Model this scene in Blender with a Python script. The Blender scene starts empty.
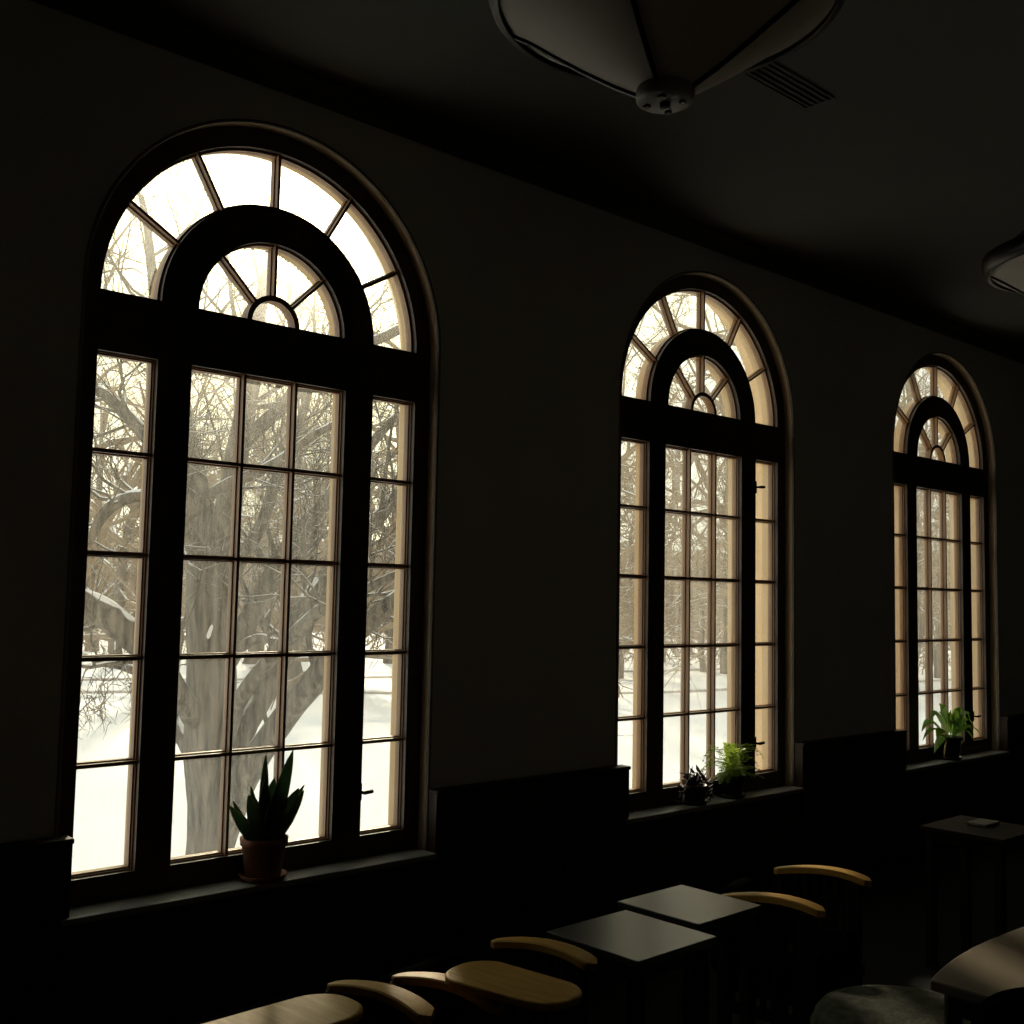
import bpy, math, random
from mathutils import Vector, Matrix, noise
scene = bpy.context.scene
COL = scene.collection
R = math.radians
# ---------------------------------------------------------------- camera
FOCAL = 1093.6
YAW, PITCH, ROLL = R(41.949), R(4.541), R(1.135)
EYE = Vector((0, 0, 1.6))
cy, sy, cp, sp = math.cos(YAW), math.sin(YAW), math.cos(PITCH), math.sin(PITCH)
fwd = Vector((sy*cp, cy*cp, sp)); r0 = Vector((cy, -sy, 0)); u0 = r0.cross(fwd)
right = math.cos(ROLL)*r0 + math.sin(ROLL)*u0
up = -math.sin(ROLL)*r0 + math.cos(ROLL)*u0
cam = bpy.data.cameras.new('camera'); cam_o = bpy.data.objects.new('camera', cam); COL.objects.link(cam_o)
cam.sensor_width = 36; cam.lens = 36*FOCAL/1024; cam.clip_start = .05; cam.clip_end = 1000
m = Matrix((right, up, -fwd)).transposed().to_4x4(); m.translation = EYE
cam_o.matrix_world = m
scene.camera = cam_o
def ray(px, py): return (px-512)/FOCAL*right - (py-512)/FOCAL*up + fwd
def at(px, py, d): return EYE + ray(px, py)*d
def on_ground(px, d, z=-1.5):
    p = at(px, 600, d); return Vector((p.x, p.y, z))
# ---------------------------------------------------------------- sky, sun, exposure
SUN_DIR = ray(310, 195).normalized()
w = bpy.data.worlds.new('winter_sky'); scene.world = w; w.use_nodes = True
nt = w.node_tree; nt.nodes.clear()
def N(t, **k):
    n = nt.nodes.new(t)
    for a, b in k.items(): setattr(n, a, b)
    return n
geo = N('ShaderNodeTexCoord'); dot = N('ShaderNodeVectorMath', operation='DOT_PRODUCT')
nrm = N('ShaderNodeVectorMath', operation='NORMALIZE')
nt.links.new(geo.outputs['Generated'], nrm.inputs[0]); nt.links.new(nrm.outputs[0], dot.inputs[0])
dot.inputs[1].default_value = SUN_DIR
mx = N('ShaderNodeMath', operation='MAXIMUM'); mx.inputs[1].default_value = 0
nt.links.new(dot.outputs['Value'], mx.inputs[0])
def lobe(p, s):
    a = N('ShaderNodeMath', operation='POWER'); a.inputs[1].default_value = p
    b = N('ShaderNodeMath', operation='MULTIPLY'); b.inputs[1].default_value = s
    nt.links.new(mx.outputs[0], a.inputs[0]); nt.links.new(a.outputs[0], b.inputs[0]); return b
l1, l2 = lobe(12, .85), lobe(130, 2.6)
ad = N('ShaderNodeMath', operation='ADD'); nt.links.new(l1.outputs[0], ad.inputs[0]); nt.links.new(l2.outputs[0], ad.inputs[1])
vs = N('ShaderNodeVectorMath', operation='SCALE'); vs.inputs[0].default_value = (1, .85, .30)
nt.links.new(ad.outputs[0], vs.inputs['Scale'])
va = N('ShaderNodeVectorMath', operation='ADD'); va.inputs[1].default_value = (.69, .715, .67)
nt.links.new(vs.outputs[0], va.inputs[0])
bg = N('ShaderNodeBackground'); bg.inputs['Strength'].default_value = 1.0
out = N('ShaderNodeOutputWorld')
nt.links.new(va.outputs[0], bg.inputs['Color']); nt.links.new(bg.outputs[0], out.inputs['Surface'])
sun = bpy.data.lights.new('sun', 'SUN'); sun.energy = 3.2; sun.angle = R(2.5); sun.color = (1, .86, .62)
sun_o = bpy.data.objects.new('sun', sun); COL.objects.link(sun_o)
sun_o.rotation_euler = SUN_DIR.to_track_quat('Z', 'Y').to_euler(); sun_o.location = SUN_DIR*60
scene.view_settings.view_transform = 'Standard'; scene.view_settings.look = 'None'
scene.view_settings.gamma = 1; scene.view_settings.use_curve_mapping = False
scene.view_settings.exposure = 0.9
scene.cycles.use_denoising = True
scene.cycles.transparent_max_bounces = 12
scene.cycles.max_bounces = 8
# ---------------------------------------------------------------- materials
def mat(name, col, rough=.6, col2=None, scale=8, stretch=(1, 1, 1), spec=.5, metal=0, bump=0, bscale=40, coat=0, trans=0, snow=False, detail=4):
    m = bpy.data.materials.new(name); m.use_nodes = True; t = m.node_tree; b = t.nodes['Principled BSDF']
    b.inputs['Roughness'].default_value = rough; b.inputs['Metallic'].default_value = metal
    b.inputs['Specular IOR Level'].default_value = spec; b.inputs['Coat Weight'].default_value = coat
    b.inputs['Coat Roughness'].default_value = .15
    tc = t.nodes.new('ShaderNodeTexCoord'); mp = t.nodes.new('ShaderNodeMapping'); mp.inputs['Scale'].default_value = stretch
    t.links.new(tc.outputs['Object'], mp.inputs['Vector'])
    nz = t.nodes.new('ShaderNodeTexNoise'); nz.inputs['Scale'].default_value = scale; nz.inputs['Detail'].default_value = detail
    t.links.new(mp.outputs[0], nz.inputs['Vector'])
    rp = t.nodes.new('ShaderNodeValToRGB'); rp.color_ramp.elements[0].position = .3; rp.color_ramp.elements[1].position = .7
    c2 = col2 or tuple(c*.8 for c in col)
    rp.color_ramp.elements[0].color = (*c2, 1); rp.color_ramp.elements[1].color = (*col, 1)
    t.links.new(nz.outputs['Fac'], rp.inputs['Fac']); base = rp.outputs['Color']
    if snow:
        g = t.nodes.new('ShaderNodeNewGeometry'); s = t.nodes.new('ShaderNodeSeparateXYZ'); t.links.new(g.outputs['Normal'], s.inputs[0])
        n2 = t.nodes.new('ShaderNodeTexNoise'); n2.inputs['Scale'].default_value = 3.0; t.links.new(tc.outputs['Object'], n2.inputs['Vector'])
        a = t.nodes.new('ShaderNodeMath'); a.operation = 'MULTIPLY_ADD'; a.inputs[1].default_value = 1.1; a.inputs[2].default_value = -.55
        t.links.new(n2.outputs['Fac'], a.inputs[0])
        c = t.nodes.new('ShaderNodeMath'); c.operation = 'ADD'; t.links.new(s.outputs['Z'], c.inputs[0]); t.links.new(a.outputs[0], c.inputs[1])
        mr = t.nodes.new('ShaderNodeMapRange'); mr.inputs['From Min'].default_value = snow; mr.inputs['From Max'].default_value = snow+.12
        t.links.new(c.outputs[0], mr.inputs['Value'])
        mixn = t.nodes.new('ShaderNodeMix'); mixn.data_type = 'RGBA'; mixn.inputs['B'].default_value = (.82, .84, .86, 1)
        t.links.new(mr.outputs[0], mixn.inputs['Factor']); t.links.new(base, mixn.inputs['A']); base = mixn.outputs['Result']
    t.links.new(base, b.inputs['Base Color'])
    if bump:
        nb = t.nodes.new('ShaderNodeTexNoise'); nb.inputs['Scale'].default_value = bscale; nb.inputs['Detail'].default_value = 5
        t.links.new(mp.outputs[0], nb.inputs['Vector'])
        bp = t.nodes.new('ShaderNodeBump'); bp.inputs['Strength'].default_value = bump; bp.inputs['Distance'].default_value = .05
        t.links.new(nb.outputs['Fac'], bp.inputs['Height']); t.links.new(bp.outputs[0], b.inputs['Normal'])
    if trans:
        tr = t.nodes.new('ShaderNodeBsdfTranslucent'); t.links.new(base, tr.inputs['Color'])
        ms = t.nodes.new('ShaderNodeMixShader'); ms.inputs[0].default_value = trans
        o = t.nodes['Material Output']; t.links.new(b.outputs[0], ms.inputs[1]); t.links.new(tr.outputs[0], ms.inputs[2]); t.links.new(ms.outputs[0], o.inputs['Surface'])
    return m
M = {}
M['plaster'] = mat('plaster', (.80, .76, .70), .8, (.74, .70, .64), 3, bump=.1, bscale=60)
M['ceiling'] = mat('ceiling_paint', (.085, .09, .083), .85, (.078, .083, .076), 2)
M['dark_wall'] = mat('pale_wall', (.66, .62, .56), .85)
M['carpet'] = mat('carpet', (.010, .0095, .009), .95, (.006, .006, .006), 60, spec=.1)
M['frame_in'] = mat('brown_window_wood', (.07, .04, .02), .5, (.045, .026, .014), 12, (1, 1, .1), bump=.1)
M['muntin'] = mat('stained_muntin_wood', (.34, .19, .085), .45, (.22, .12, .055), 14, (1, 1, .15))
M['cream'] = mat('cream_paint', (.55, .38, .18), .6, (.47, .32, .15), 5, (1, 1, .2))
M['stone'] = mat('tan_stone', (.68, .50, .28), .8, (.58, .42, .22), 4, bump=.15)
M['sill'] = mat('grey_sill_paint', (.30, .30, .26), .35, (.25, .25, .22), 6, spec=.6)
M['cover'] = mat('dark_stained_wood', (.05, .028, .015), .5, (.03, .016, .009), 10, (1, 1, .15), spec=.3)
M['metal'] = mat('dark_metal', (.03, .028, .026), .35, metal=.8)
M['golden'] = mat('golden_oak', (.58, .34, .075), .5, (.42, .23, .045), 10, (6, .6, 6), spec=.16)
M['golden'].node_tree.nodes['Principled BSDF'].inputs['Specular Tint'].default_value = (1, .72, .3, 1)
M['uphol'] = mat('black_upholstery', (.005, .005, .005), 1, (.003, .003, .003), 50, spec=0)
M['darkwood'] = mat('dark_chair_wood', (.02, .012, .007), .6, (.013, .008, .005), 12, (1, 1, .2), spec=.2)
M['tabletop'] = mat('dark_glossy_top', (.022, .022, .020), .32, (.018, .018, .016), 5, spec=.7)
M['roundtop'] = mat('tan_laminate', (.16, .125, .085), .45, (.14, .11, .075), 6)
M['ottoman'] = mat('mottled_grey_green_fabric', (.115, .12, .095), .95, (.05, .055, .042), 22, (1, 1, 1), spec=.1, bump=.3, bscale=90, detail=6)
M['terracotta'] = mat('terracotta', (.36, .15, .075), .8, (.26, .11, .06), 12)
M['darkpot'] = mat('dark_glazed_pot', (.02, .018, .016), .3)
M['claypot'] = mat('brown_clay_pot', (.16, .09, .055), .6)
M['soil'] = mat('soil', (.03, .02, .014), 1)
M['snakeleaf'] = mat('snake_plant_leaf', (.05, .10, .035), .4, (.02, .05, .02), 10, (1, 1, .5), trans=.14)
M['snakeedge'] = mat('yellow_leaf_margin', (.35, .38, .12), .45, trans=.35)
M['fernleaf'] = mat('fern_green', (.36, .46, .07), .5, (.20, .32, .04), 14, trans=.55)
M['purple'] = mat('purple_leaf', (.06, .03, .035), .5, (.03, .02, .02), 12, trans=.3)
M['broadleaf'] = mat('glossy_green_leaf', (.22, .38, .04), .35, (.11, .24, .03), 10, trans=.5)
M['paleleaf'] = mat('pale_dry_leaf', (.34, .26, .11), .6, trans=.4)
M['stem'] = mat('green_stem', (.10, .16, .05), .6)
M['shade'] = mat('parchment_shade', (.66, .60, .53), .6, (.60, .54, .47), 3, trans=.15)
M['snow'] = mat('snow', (.86, .87, .88), .7, (.80, .82, .85), .35, spec=.2, bump=.5, bscale=1.2)
M['bark'] = mat('snowy_bark', (.20, .175, .145), .9, (.012, .010, .008), 7, (2.2, 2.2, .22), spec=.15, bump=1.0, bscale=14, snow=.62)
M['farbark'] = mat('woodland_bark', (.22, .18, .14), .9, (.11, .09, .07), 4, (1, 1, .3), spec=.1, snow=.8)
M['lyingsnow'] = mat('lying_snow', (.80, .81, .83), .8, (.70, .71, .74), 6, spec=.2, bump=.4, bscale=9)
M['bead'] = mat('plaster_bead', (.22, .20, .175), .6)
M['twig'] = mat('near_twigs', (.15, .115, .08), .9, (.09, .07, .05), 1, spec=.1, snow=.75)
M['fartwig'] = mat('woodland_twigs', (.33, .25, .165), .9, (.21, .16, .105), .3, spec=.1, snow=.72)  # distance haze put into the colour: far twigs lighter than the near ones
M['thicket'] = mat('brown_thicket', (.33, .235, .15), .95, (.17, .12, .08), .4, spec=.05, snow=.8)
M['hill'] = mat('wooded_slope', (.23, .18, .125), .95, (.14, .11, .08), 1.2, (1, 1, .3), spec=.05, detail=8)
M['road'] = mat('trodden_edge', (.42, .38, .34), .9, (.30, .26, .22), 1.5)
M['hub'] = mat('grey_lamp_hub', (.30, .30, .27), .45)
M['paper'] = mat('pale_cover', (.25, .24, .2), .6)
def glass_mat(name, DUST, scat):
    m = bpy.data.materials.new(name); m.use_nodes = True; t = m.node_tree; t.nodes.clear()
    o = t.nodes.new('ShaderNodeOutputMaterial'); tr = t.nodes.new('ShaderNodeBsdfTransparent'); tr.inputs[0].default_value = (.97, .98, .96, 1)
    gl = t.nodes.new('ShaderNodeBsdfGlossy'); gl.inputs['Roughness'].default_value = .02
    lw = t.nodes.new('ShaderNodeLayerWeight'); lw.inputs[0].default_value = .5
    pw = t.nodes.new('ShaderNodeMath'); pw.operation = 'POWER'; pw.inputs[1].default_value = 4; t.links.new(lw.outputs['Facing'], pw.inputs[0])
    fr = t.nodes.new('ShaderNodeMath'); fr.operation = 'MULTIPLY_ADD'; fr.inputs[1].default_value = .6; fr.inputs[2].default_value = .02; t.links.new(pw.outputs[0], fr.inputs[0])
    rf = t.nodes.new('ShaderNodeBsdfRefraction'); rf.inputs['Roughness'].default_value = .85; rf.inputs['IOR'].default_value = 1.12
    m1 = t.nodes.new('ShaderNodeMixShader'); t.links.new(fr.outputs[0], m1.inputs[0]); t.links.new(tr.outputs[0], m1.inputs[1]); t.links.new(gl.outputs[0], m1.inputs[2])
    du = t.nodes.new('ShaderNodeBsdfTranslucent'); du.inputs[0].default_value = (.97, .93, .82, 1)
    tc = t.nodes.new('ShaderNodeTexCoord'); mp = t.nodes.new('ShaderNodeMapping'); mp.inputs['Scale'].default_value = (9, 9, .8)
    t.links.new(tc.outputs['Object'], mp.inputs[0])
    n1 = t.nodes.new('ShaderNodeTexNoise'); n1.inputs['Scale'].default_value = 4; n1.inputs['Detail'].default_value = 6; t.links.new(mp.outputs[0], n1.inputs['Vector'])
    n2 = t.nodes.new('ShaderNodeTexNoise'); n2.inputs['Scale'].default_value = 120; n2.inputs['Detail'].default_value = 2; t.links.new(tc.outputs['Object'], n2.inputs['Vector'])
    r2 = t.nodes.new('ShaderNodeMapRange'); r2.inputs['From Min'].default_value = .66; r2.inputs['From Max'].default_value = .76; r2.inputs['To Max'].default_value = .18
    t.links.new(n2.outputs['Fac'], r2.inputs['Value'])
    r1 = t.nodes.new('ShaderNodeMapRange'); r1.inputs['From Min'].default_value = .3; r1.inputs['From Max'].default_value = .75; r1.inputs['To Min'].default_value = DUST[0]; r1.inputs['To Max'].default_value = DUST[1]
    t.links.new(n1.outputs['Fac'], r1.inputs['Value'])
    a = t.nodes.new('ShaderNodeMath'); a.operation = 'ADD'; t.links.new(r1.outputs[0], a.inputs[0]); t.links.new(r2.outputs[0], a.inputs[1])
    m2 = t.nodes.new('ShaderNodeMixShader'); t.links.new(a.outputs[0], m2.inputs[0]); t.links.new(m1.outputs[0], m2.inputs[1]); t.links.new(du.outputs[0], m2.inputs[2])
    m3 = t.nodes.new('ShaderNodeMixShader'); m3.inputs[0].default_value = scat; t.links.new(m2.outputs[0], m3.inputs[1]); t.links.new(rf.outputs[0], m3.inputs[2])
    t.links.new(m3.outputs[0], o.inputs['Surface']); return m
M['glass'] = glass_mat('dusty_window_glass', (.012, .05), .014)
M['hazy'] = glass_mat('milky_window_glass', (.015, .065), .045)
# ---------------------------------------------------------------- mesh helpers
class MB:
    def __init__(s): s.v = []; s.f = []
    def add(s, vs, fs):
        o = len(s.v); s.v += [tuple(p) for p in vs]; s.f += [tuple(i+o for i in f) for f in fs]; return s
    def box(s, x0, x1, y0, y1, z0, z1):
        return s.add([(x, y, z) for z in (z0, z1) for y in (y0, y1) for x in (x0, x1)], [(0, 2, 3, 1), (4, 5, 7, 6), (0, 1, 5, 4), (2, 6, 7, 3), (0, 4, 6, 2), (1, 3, 7, 5)])
    def prism(s, poly, y0, y1):           # poly in x,z extruded along y
        n = len(poly)
        return s.add([(a, y0, b) for a, b in poly]+[(a, y1, b) for a, b in poly], [tuple(range(n)), tuple(range(2*n-1, n-1, -1))]+[(i, i+n, (i+1) % n+n, (i+1) % n) for i in range(n)])
    def slab(s, poly, z0, z1, bev=0):     # poly in x,y extruded along z
        n = len(poly); cx = sum(p[0] for p in poly)/n; cyy = sum(p[1] for p in poly)/n
        def ins(k): return [(cx+(a-cx)*(1-k), cyy+(b-cyy)*(1-k)) for a, b in poly]
        rings = [(poly, z0), (poly, z1-bev)] + ([(ins(.02), z1-bev*.3), (ins(.05), z1)] if bev else [(poly, z1)][:0])
        if not bev: rings = [(poly, z0), (poly, z1)]
        vs = []; fs = []
        for q, z in rings: vs += [(a, b, z) for a, b in q]
        for k in range(len(rings)-1): fs += [(k*n+i, k*n+(i+1) % n, (k+1)*n+(i+1) % n, (k+1)*n+i) for i in range(n)]
        fs += [tuple(range(n-1, -1, -1)), tuple(range((len(rings)-1)*n, len(rings)*n))]
        return s.add(vs, fs)
    def arc(s, cx, cz, ri, ro, y0, y1, a0=0, a1=180, n=48):
        vs = []; fs = []
        for i in range(n+1):
            a = R(a0+(a1-a0)*i/n); c, q = math.cos(a), math.sin(a)
            vs += [(cx+ri*c, y0, cz+ri*q), (cx+ro*c, y0, cz+ro*q), (cx+ro*c, y1, cz+ro*q), (cx+ri*c, y1, cz+ri*q)]
        for i in range(n):
            for k in range(4): fs.append((4*i+k, 4*i+(k+1) % 4, 4*i+4+(k+1) % 4, 4*i+4+k))
        fs += [(0, 3, 2, 1), (4*n, 4*n+1, 4*n+2, 4*n+3)]
        return s.add(vs, fs)
    def spoke(s, cx, cz, r0_, r1_, a, wd, y0, y1):
        a = R(a); c, q = math.cos(a), math.sin(a); h = wd/2
        return s.prism([(cx+r0_*c-h*q, cz+r0_*q+h*c), (cx+r0_*c+h*q, cz+r0_*q-h*c), (cx+r1_*c+h*q, cz+r1_*q-h*c), (cx+r1_*c-h*q, cz+r1_*q+h*c)], y0, y1)
    def tube(s, pts, rad, n=6, cap=True):
        pts = [Vector(p) for p in pts]; vs = []; fs = []; k = len(pts)
        ref = Vector((0.31, .2, 1)).normalized()
        for i, p in enumerate(pts):
            d = (pts[min(i+1, k-1)]-pts[max(i-1, 0)]).normalized()
            a = d.cross(ref)
            if a.length < .05: a = d.cross(Vector((1, 0, 0)))
            a.normalize(); b = d.cross(a); rr = rad[i] if hasattr(rad, '__len__') else rad
            for j in range(n):
                t = 2*math.pi*j/n; vs.append(p+(a*math.cos(t)+b*math.sin(t))*rr)
        for i in range(k-1):
            for j in range(n): fs.append((i*n+j, i*n+(j+1) % n, (i+1)*n+(j+1) % n, (i+1)*n+j))
        if cap: fs += [tuple(range(n-1, -1, -1)), tuple(range((k-1)*n, k*n))]
        return s.add(vs, fs)
    def lathe(s, prof, c=(0, 0, 0), n=32):
        vs = []; fs = []
        for r_, z in prof:
            for j in range(n):
                t = 2*math.pi*j/n; vs.append((c[0]+r_*math.cos(t), c[1]+r_*math.sin(t), c[2]+z))
        for i in range(len(prof)-1):
            for j in range(n): fs.append((i*n+j, i*n+(j+1) % n, (i+1)*n+(j+1) % n, (i+1)*n+j))
        return s.add(vs, fs)
    def blade(s, pts, wid, side, fold=.25, thick=0):   # leaf strip with a folded midrib
        vs = []; fs = []; k = len(pts); pts = [Vector(p) for p in pts]
        for i, p in enumerate(pts):
            d = (pts[min(i+1, k-1)]-pts[max(i-1, 0)]).normalized(); sd = (side-d*side.dot(d)).normalized(); nn = d.cross(sd)
            vs += [p-sd*wid[i]+nn*wid[i]*fold, p-nn*thick, p+sd*wid[i]+nn*wid[i]*fold]
        for i in range(k-1):
            fs += [(3*i, 3*i+1, 3*i+4, 3*i+3), (3*i+1, 3*i+2, 3*i+5, 3*i+4)]
        return s.add(vs, fs)
    def build(s, name, material, parent=None, smooth=False, loc=None, bevel=0):
        me = bpy.data.meshes.new(name); me.from_pydata(s.v, [], s.f); me.update()
        me.materials.append(material)
        if smooth: me.polygons.foreach_set('use_smooth', [True]*len(me.polygons))
        o = bpy.data.objects.new(name, me); COL.objects.link(o)
        if parent: o.parent = parent
        if loc: o.location = loc
        if bevel:
            b = o.modifiers.new('bevel', 'BEVEL'); b.width = bevel; b.segments = 2; b.limit_method = 'ANGLE'
        return o
def tag(o, label=None, cat=None, group=None, kind=None):
    if label: o['label'] = label
    if cat: o['category'] = cat
    if group: o['group'] = group
    if kind: o['kind'] = kind
    return o
def empty(name, loc=(0, 0, 0), rz=0, label=None, cat=None, group=None, kind=None):
    o = bpy.data.objects.new(name, None); COL.objects.link(o); o.location = loc; o.rotation_euler.z = rz; o.empty_display_size = .1
    return tag(o, label, cat, group, kind)
def struct(mb, name, material, label=None, **k): return tag(mb.build(name, material, **k), label, None, None, 'structure')
def copy_tree(o, parent=None):
    c = o.copy(); COL.objects.link(c); c.parent = parent
    for ch in list(o.children): copy_tree(ch, c)
    return c
def smooth_path(pts, rad, sub=4):
    P = [Vector(p) for p in pts]; o = []; rr = []
    for i in range(len(P)-1):
        a, b, c, d = P[max(i-1, 0)], P[i], P[i+1], P[min(i+2, len(P)-1)]
        for k in range(sub):
            t = k/sub
            o.append(.5*((2*b)+(c-a)*t+(2*a-5*b+4*c-d)*t*t+(3*b-a-3*c+d)*t**3)); rr.append(rad[i]*(1-t)+rad[i+1]*t)
    o.append(P[-1]); rr.append(rad[-1]); return o, rr
# ---------------------------------------------------------------- the room
PITCHX = 2.725; SL = 1.442; CX = 2.138; CZ = 2.664; RG = .696; RA = .773
YW, YF, YO = 3.74, 3.80, 4.02        # wall face, frame front, outer face
X0, X1, YB, ZC = -3.0, 13.0, -3.6, 3.667
NW = 3
def window_wall(y0, y1, xa, xb, za, zb, zsill):
    b = MB(); xs = xa
    for k in range(NW):
        c = CX+k*PITCHX; l, r_ = c-RA, c+RA
        b.box(xs, l, y0, y1, za, zb); b.box(l, r_, y0, y1, za, zsill)
        n = 40; pts = [(c-RA*math.cos(math.pi*i/n), CZ+RA*math.sin(math.pi*i/n)) for i in range(n+1)]
        for (xa_, z_a), (xb_, z_b) in zip(pts, pts[1:]):
            b.prism([(xa_, z_a), (xb_, z_b), (xb_, zb), (xa_, zb)], y0, y1)
        xs = r_
    b.box(xs, xb, y0, y1, za, zb); return b
struct(window_wall(YW, 3.86, X0, X1, 0, ZC, .518), 'wall_front', M['plaster'])
struct(window_wall(3.86, YO, X0-.1, X1+.1, -1.55, ZC+.8, .545), 'wall_exterior', M['stone'])
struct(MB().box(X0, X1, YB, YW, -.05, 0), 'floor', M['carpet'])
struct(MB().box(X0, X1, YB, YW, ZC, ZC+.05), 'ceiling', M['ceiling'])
struct(MB().box(X0-.1, X0, YB, 3.86, 0, ZC), 'wall_left', M['dark_wall'])
struct(MB().box(X1, X1+.1, YB, 3.86, 0, ZC), 'wall_right', M['dark_wall'])
struct(MB().box(X0, X1, YB-.1, YB, 0, ZC), 'wall_back', M['dark_wall'])
struct(MB().box(X0-.1, X1+.1, YB-.1, YO, ZC+.05, ZC+.2), 'trim_1', M['stone'])
# crown moulding (trim) along the window wall
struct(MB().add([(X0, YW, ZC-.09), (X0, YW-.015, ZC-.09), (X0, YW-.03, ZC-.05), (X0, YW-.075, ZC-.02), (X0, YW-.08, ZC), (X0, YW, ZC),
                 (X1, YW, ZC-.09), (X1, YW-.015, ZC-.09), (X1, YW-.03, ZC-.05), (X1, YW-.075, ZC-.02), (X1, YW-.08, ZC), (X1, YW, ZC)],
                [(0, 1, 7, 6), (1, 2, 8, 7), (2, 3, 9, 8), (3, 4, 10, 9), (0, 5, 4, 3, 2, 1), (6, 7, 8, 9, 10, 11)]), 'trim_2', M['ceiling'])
ZB, ZT = .62, 2.447
ROWS = [.9956, 1.3635, 1.7297, 2.0931]
bays = [(1.442, 1.664), (1.796, 2.476), (2.613, 2.834)]
for k in range(NW):
    win = empty('window_%d' % (k+1), (k*PITCHX, 0, 0), kind='structure')
    f = MB(); e = MB()
    for b, ya, yb in ((f, YF, 3.845), (e, 3.845, 3.91)):
        b.box(CX-RA, bays[0][0], ya, yb, .530, CZ); b.box(bays[2][1], CX+RA, ya, yb, .530, CZ)
        b.box(bays[0][1], bays[1][0], ya, yb-.012*(b is e), ZB, ZT); b.box(bays[1][1], bays[2][0], ya, yb-.012*(b is e), ZB, ZT)
        b.box(bays[0][0], bays[2][1], ya, yb, .530, ZB); b.box(bays[0][0], bays[2][1], ya, yb, ZT, CZ)
        b.arc(CX, CZ, RG, RA, ya, yb); b.arc(CX, CZ, .323, .47, ya, yb)
    fo = f.build('window_frame', M['frame_in'], win); eo = e.build('outer_frame', M['cream'], win); eo['label'] = 'cream painted outer frame'
    for i, (a, b_) in enumerate(bays):
        mu = MB(); bd = MB()
        # moulded glazing bars: a thin front bead over a wider fillet
        for z in ROWS:
            mu.box(a, b_, 3.812, 3.845, z-.006, z+.006); mu.box(a, b_, 3.836, 3.862, z-.011, z+.011)
        if i == 1:
            for j in (1, 2):
                x = a+(b_-a)*j/3; mu.box(x-.006, x+.006, 3.812, 3.846, ZB, ZT); mu.box(x-.011, x+.011, 3.8365, 3.8625, ZB, ZT)
        for (p, q) in ((0, .005), (.005, .011)):   # stepped bead round the sash opening
            ya = 3.822+p*2
            mu.box(a+p, a+q, ya, 3.86, ZB, ZT); mu.box(b_-q, b_-p, ya, 3.86, ZB, ZT); mu.box(a, b_, ya, 3.86, ZB+p, ZB+q); mu.box(a, b_, ya, 3.86, ZT-q, ZT-p)
        mu.build('glazing_bars', M['muntin'], win)
    mu = MB()
    for a in (30, 60, 90, 120, 150):
        mu.spoke(CX, CZ, .46, .70, a, .012, 3.812, 3.846); mu.spoke(CX, CZ, .46, .70, a, .022, 3.8365, 3.8625)
    for a in (45, 90, 135):
        mu.spoke(CX, CZ, .11, .33, a, .012, 3.812, 3.846); mu.spoke(CX, CZ, .11, .33, a, .022, 3.8365, 3.8625)
    mu.arc(CX, CZ, .095, .117, 3.812, 3.862, n=24)
    mu.arc(CX, CZ, RG-.01, RG, 3.825, 3.86); mu.arc(CX, CZ, .47, .478, 3.825, 3.86); mu.arc(CX, CZ, .315, .323, 3.825, 3.86)
    mu.box(CX-RG, CX-.47, 3.825, 3.86, CZ, CZ+.008); mu.box(CX+.47, CX+RG, 3.825, 3.86, CZ, CZ+.008); mu.box(CX-.32, CX+.32, 3.825, 3.86, CZ, CZ+.008)
    tag(mu.build('arch_glazing_bars', M['muntin'], win))
    g = MB()
    for a, b_ in (bays[0], bays[2]): g.box(a-.004, b_+.004, 3.848, 3.852, ZB-.004, ZT+.004)
    MB().box(bays[1][0]-.004, bays[1][1]+.004, 3.848, 3.852, ZB-.004, ZT+.004).build('window_glass', M['hazy'], win)
    g.arc(CX, CZ, .47, RG+.004, 3.848, 3.852)
    n = 24; g.prism([(CX+.326*math.cos(math.pi*i/n), CZ+.326*math.sin(math.pi*i/n)) for i in range(n+1)], 3.848, 3.852)
    g.build('window_glass', M['glass'], win)
    xl, xr = (CX-RA+.005, CX+RA-.005) if k else (CX-RA+.005, CX+RA-.005)
    MB().box(CX-RA-.0, CX+RA, 3.672, YF, .518, .533).box(CX-RA, CX+RA, 3.662, 3.674, .510, .533).build('window_sill', M['sill'], win, bevel=.004)
    MB().box(CX-RA, CX+RA, 3.69, YW, 0, .518).build('sill_panel', M['cover'], win)
    MB().arc(CX, CZ, RA-.004, RA+.010, YW-.006, YW+.012, n=60).box(CX+RA-.004, CX+RA+.010, YW-.006, YW+.012, .533, CZ).box(CX-RA-.010, CX-RA+.004, YW-.006, YW+.012, .533, CZ).build('reveal_bead', M['bead'], win, bevel=.004)
    for (x, z) in (((2.600, .80),) if k != 1 else ((2.600, .80), (2.600, 2.28))):
        l = MB().box(x-.010, x+.010, 3.790, 3.800, z-.035, z+.035).tube([(x, 3.79, z), (x, 3.768, z), (x+.004, 3.762, z), (x+.042, 3.760, z+.003)], [.006, .007, .009, .008], 8)
        l.build('sash_latch', M['metal'], win, bevel=.0)
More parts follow.
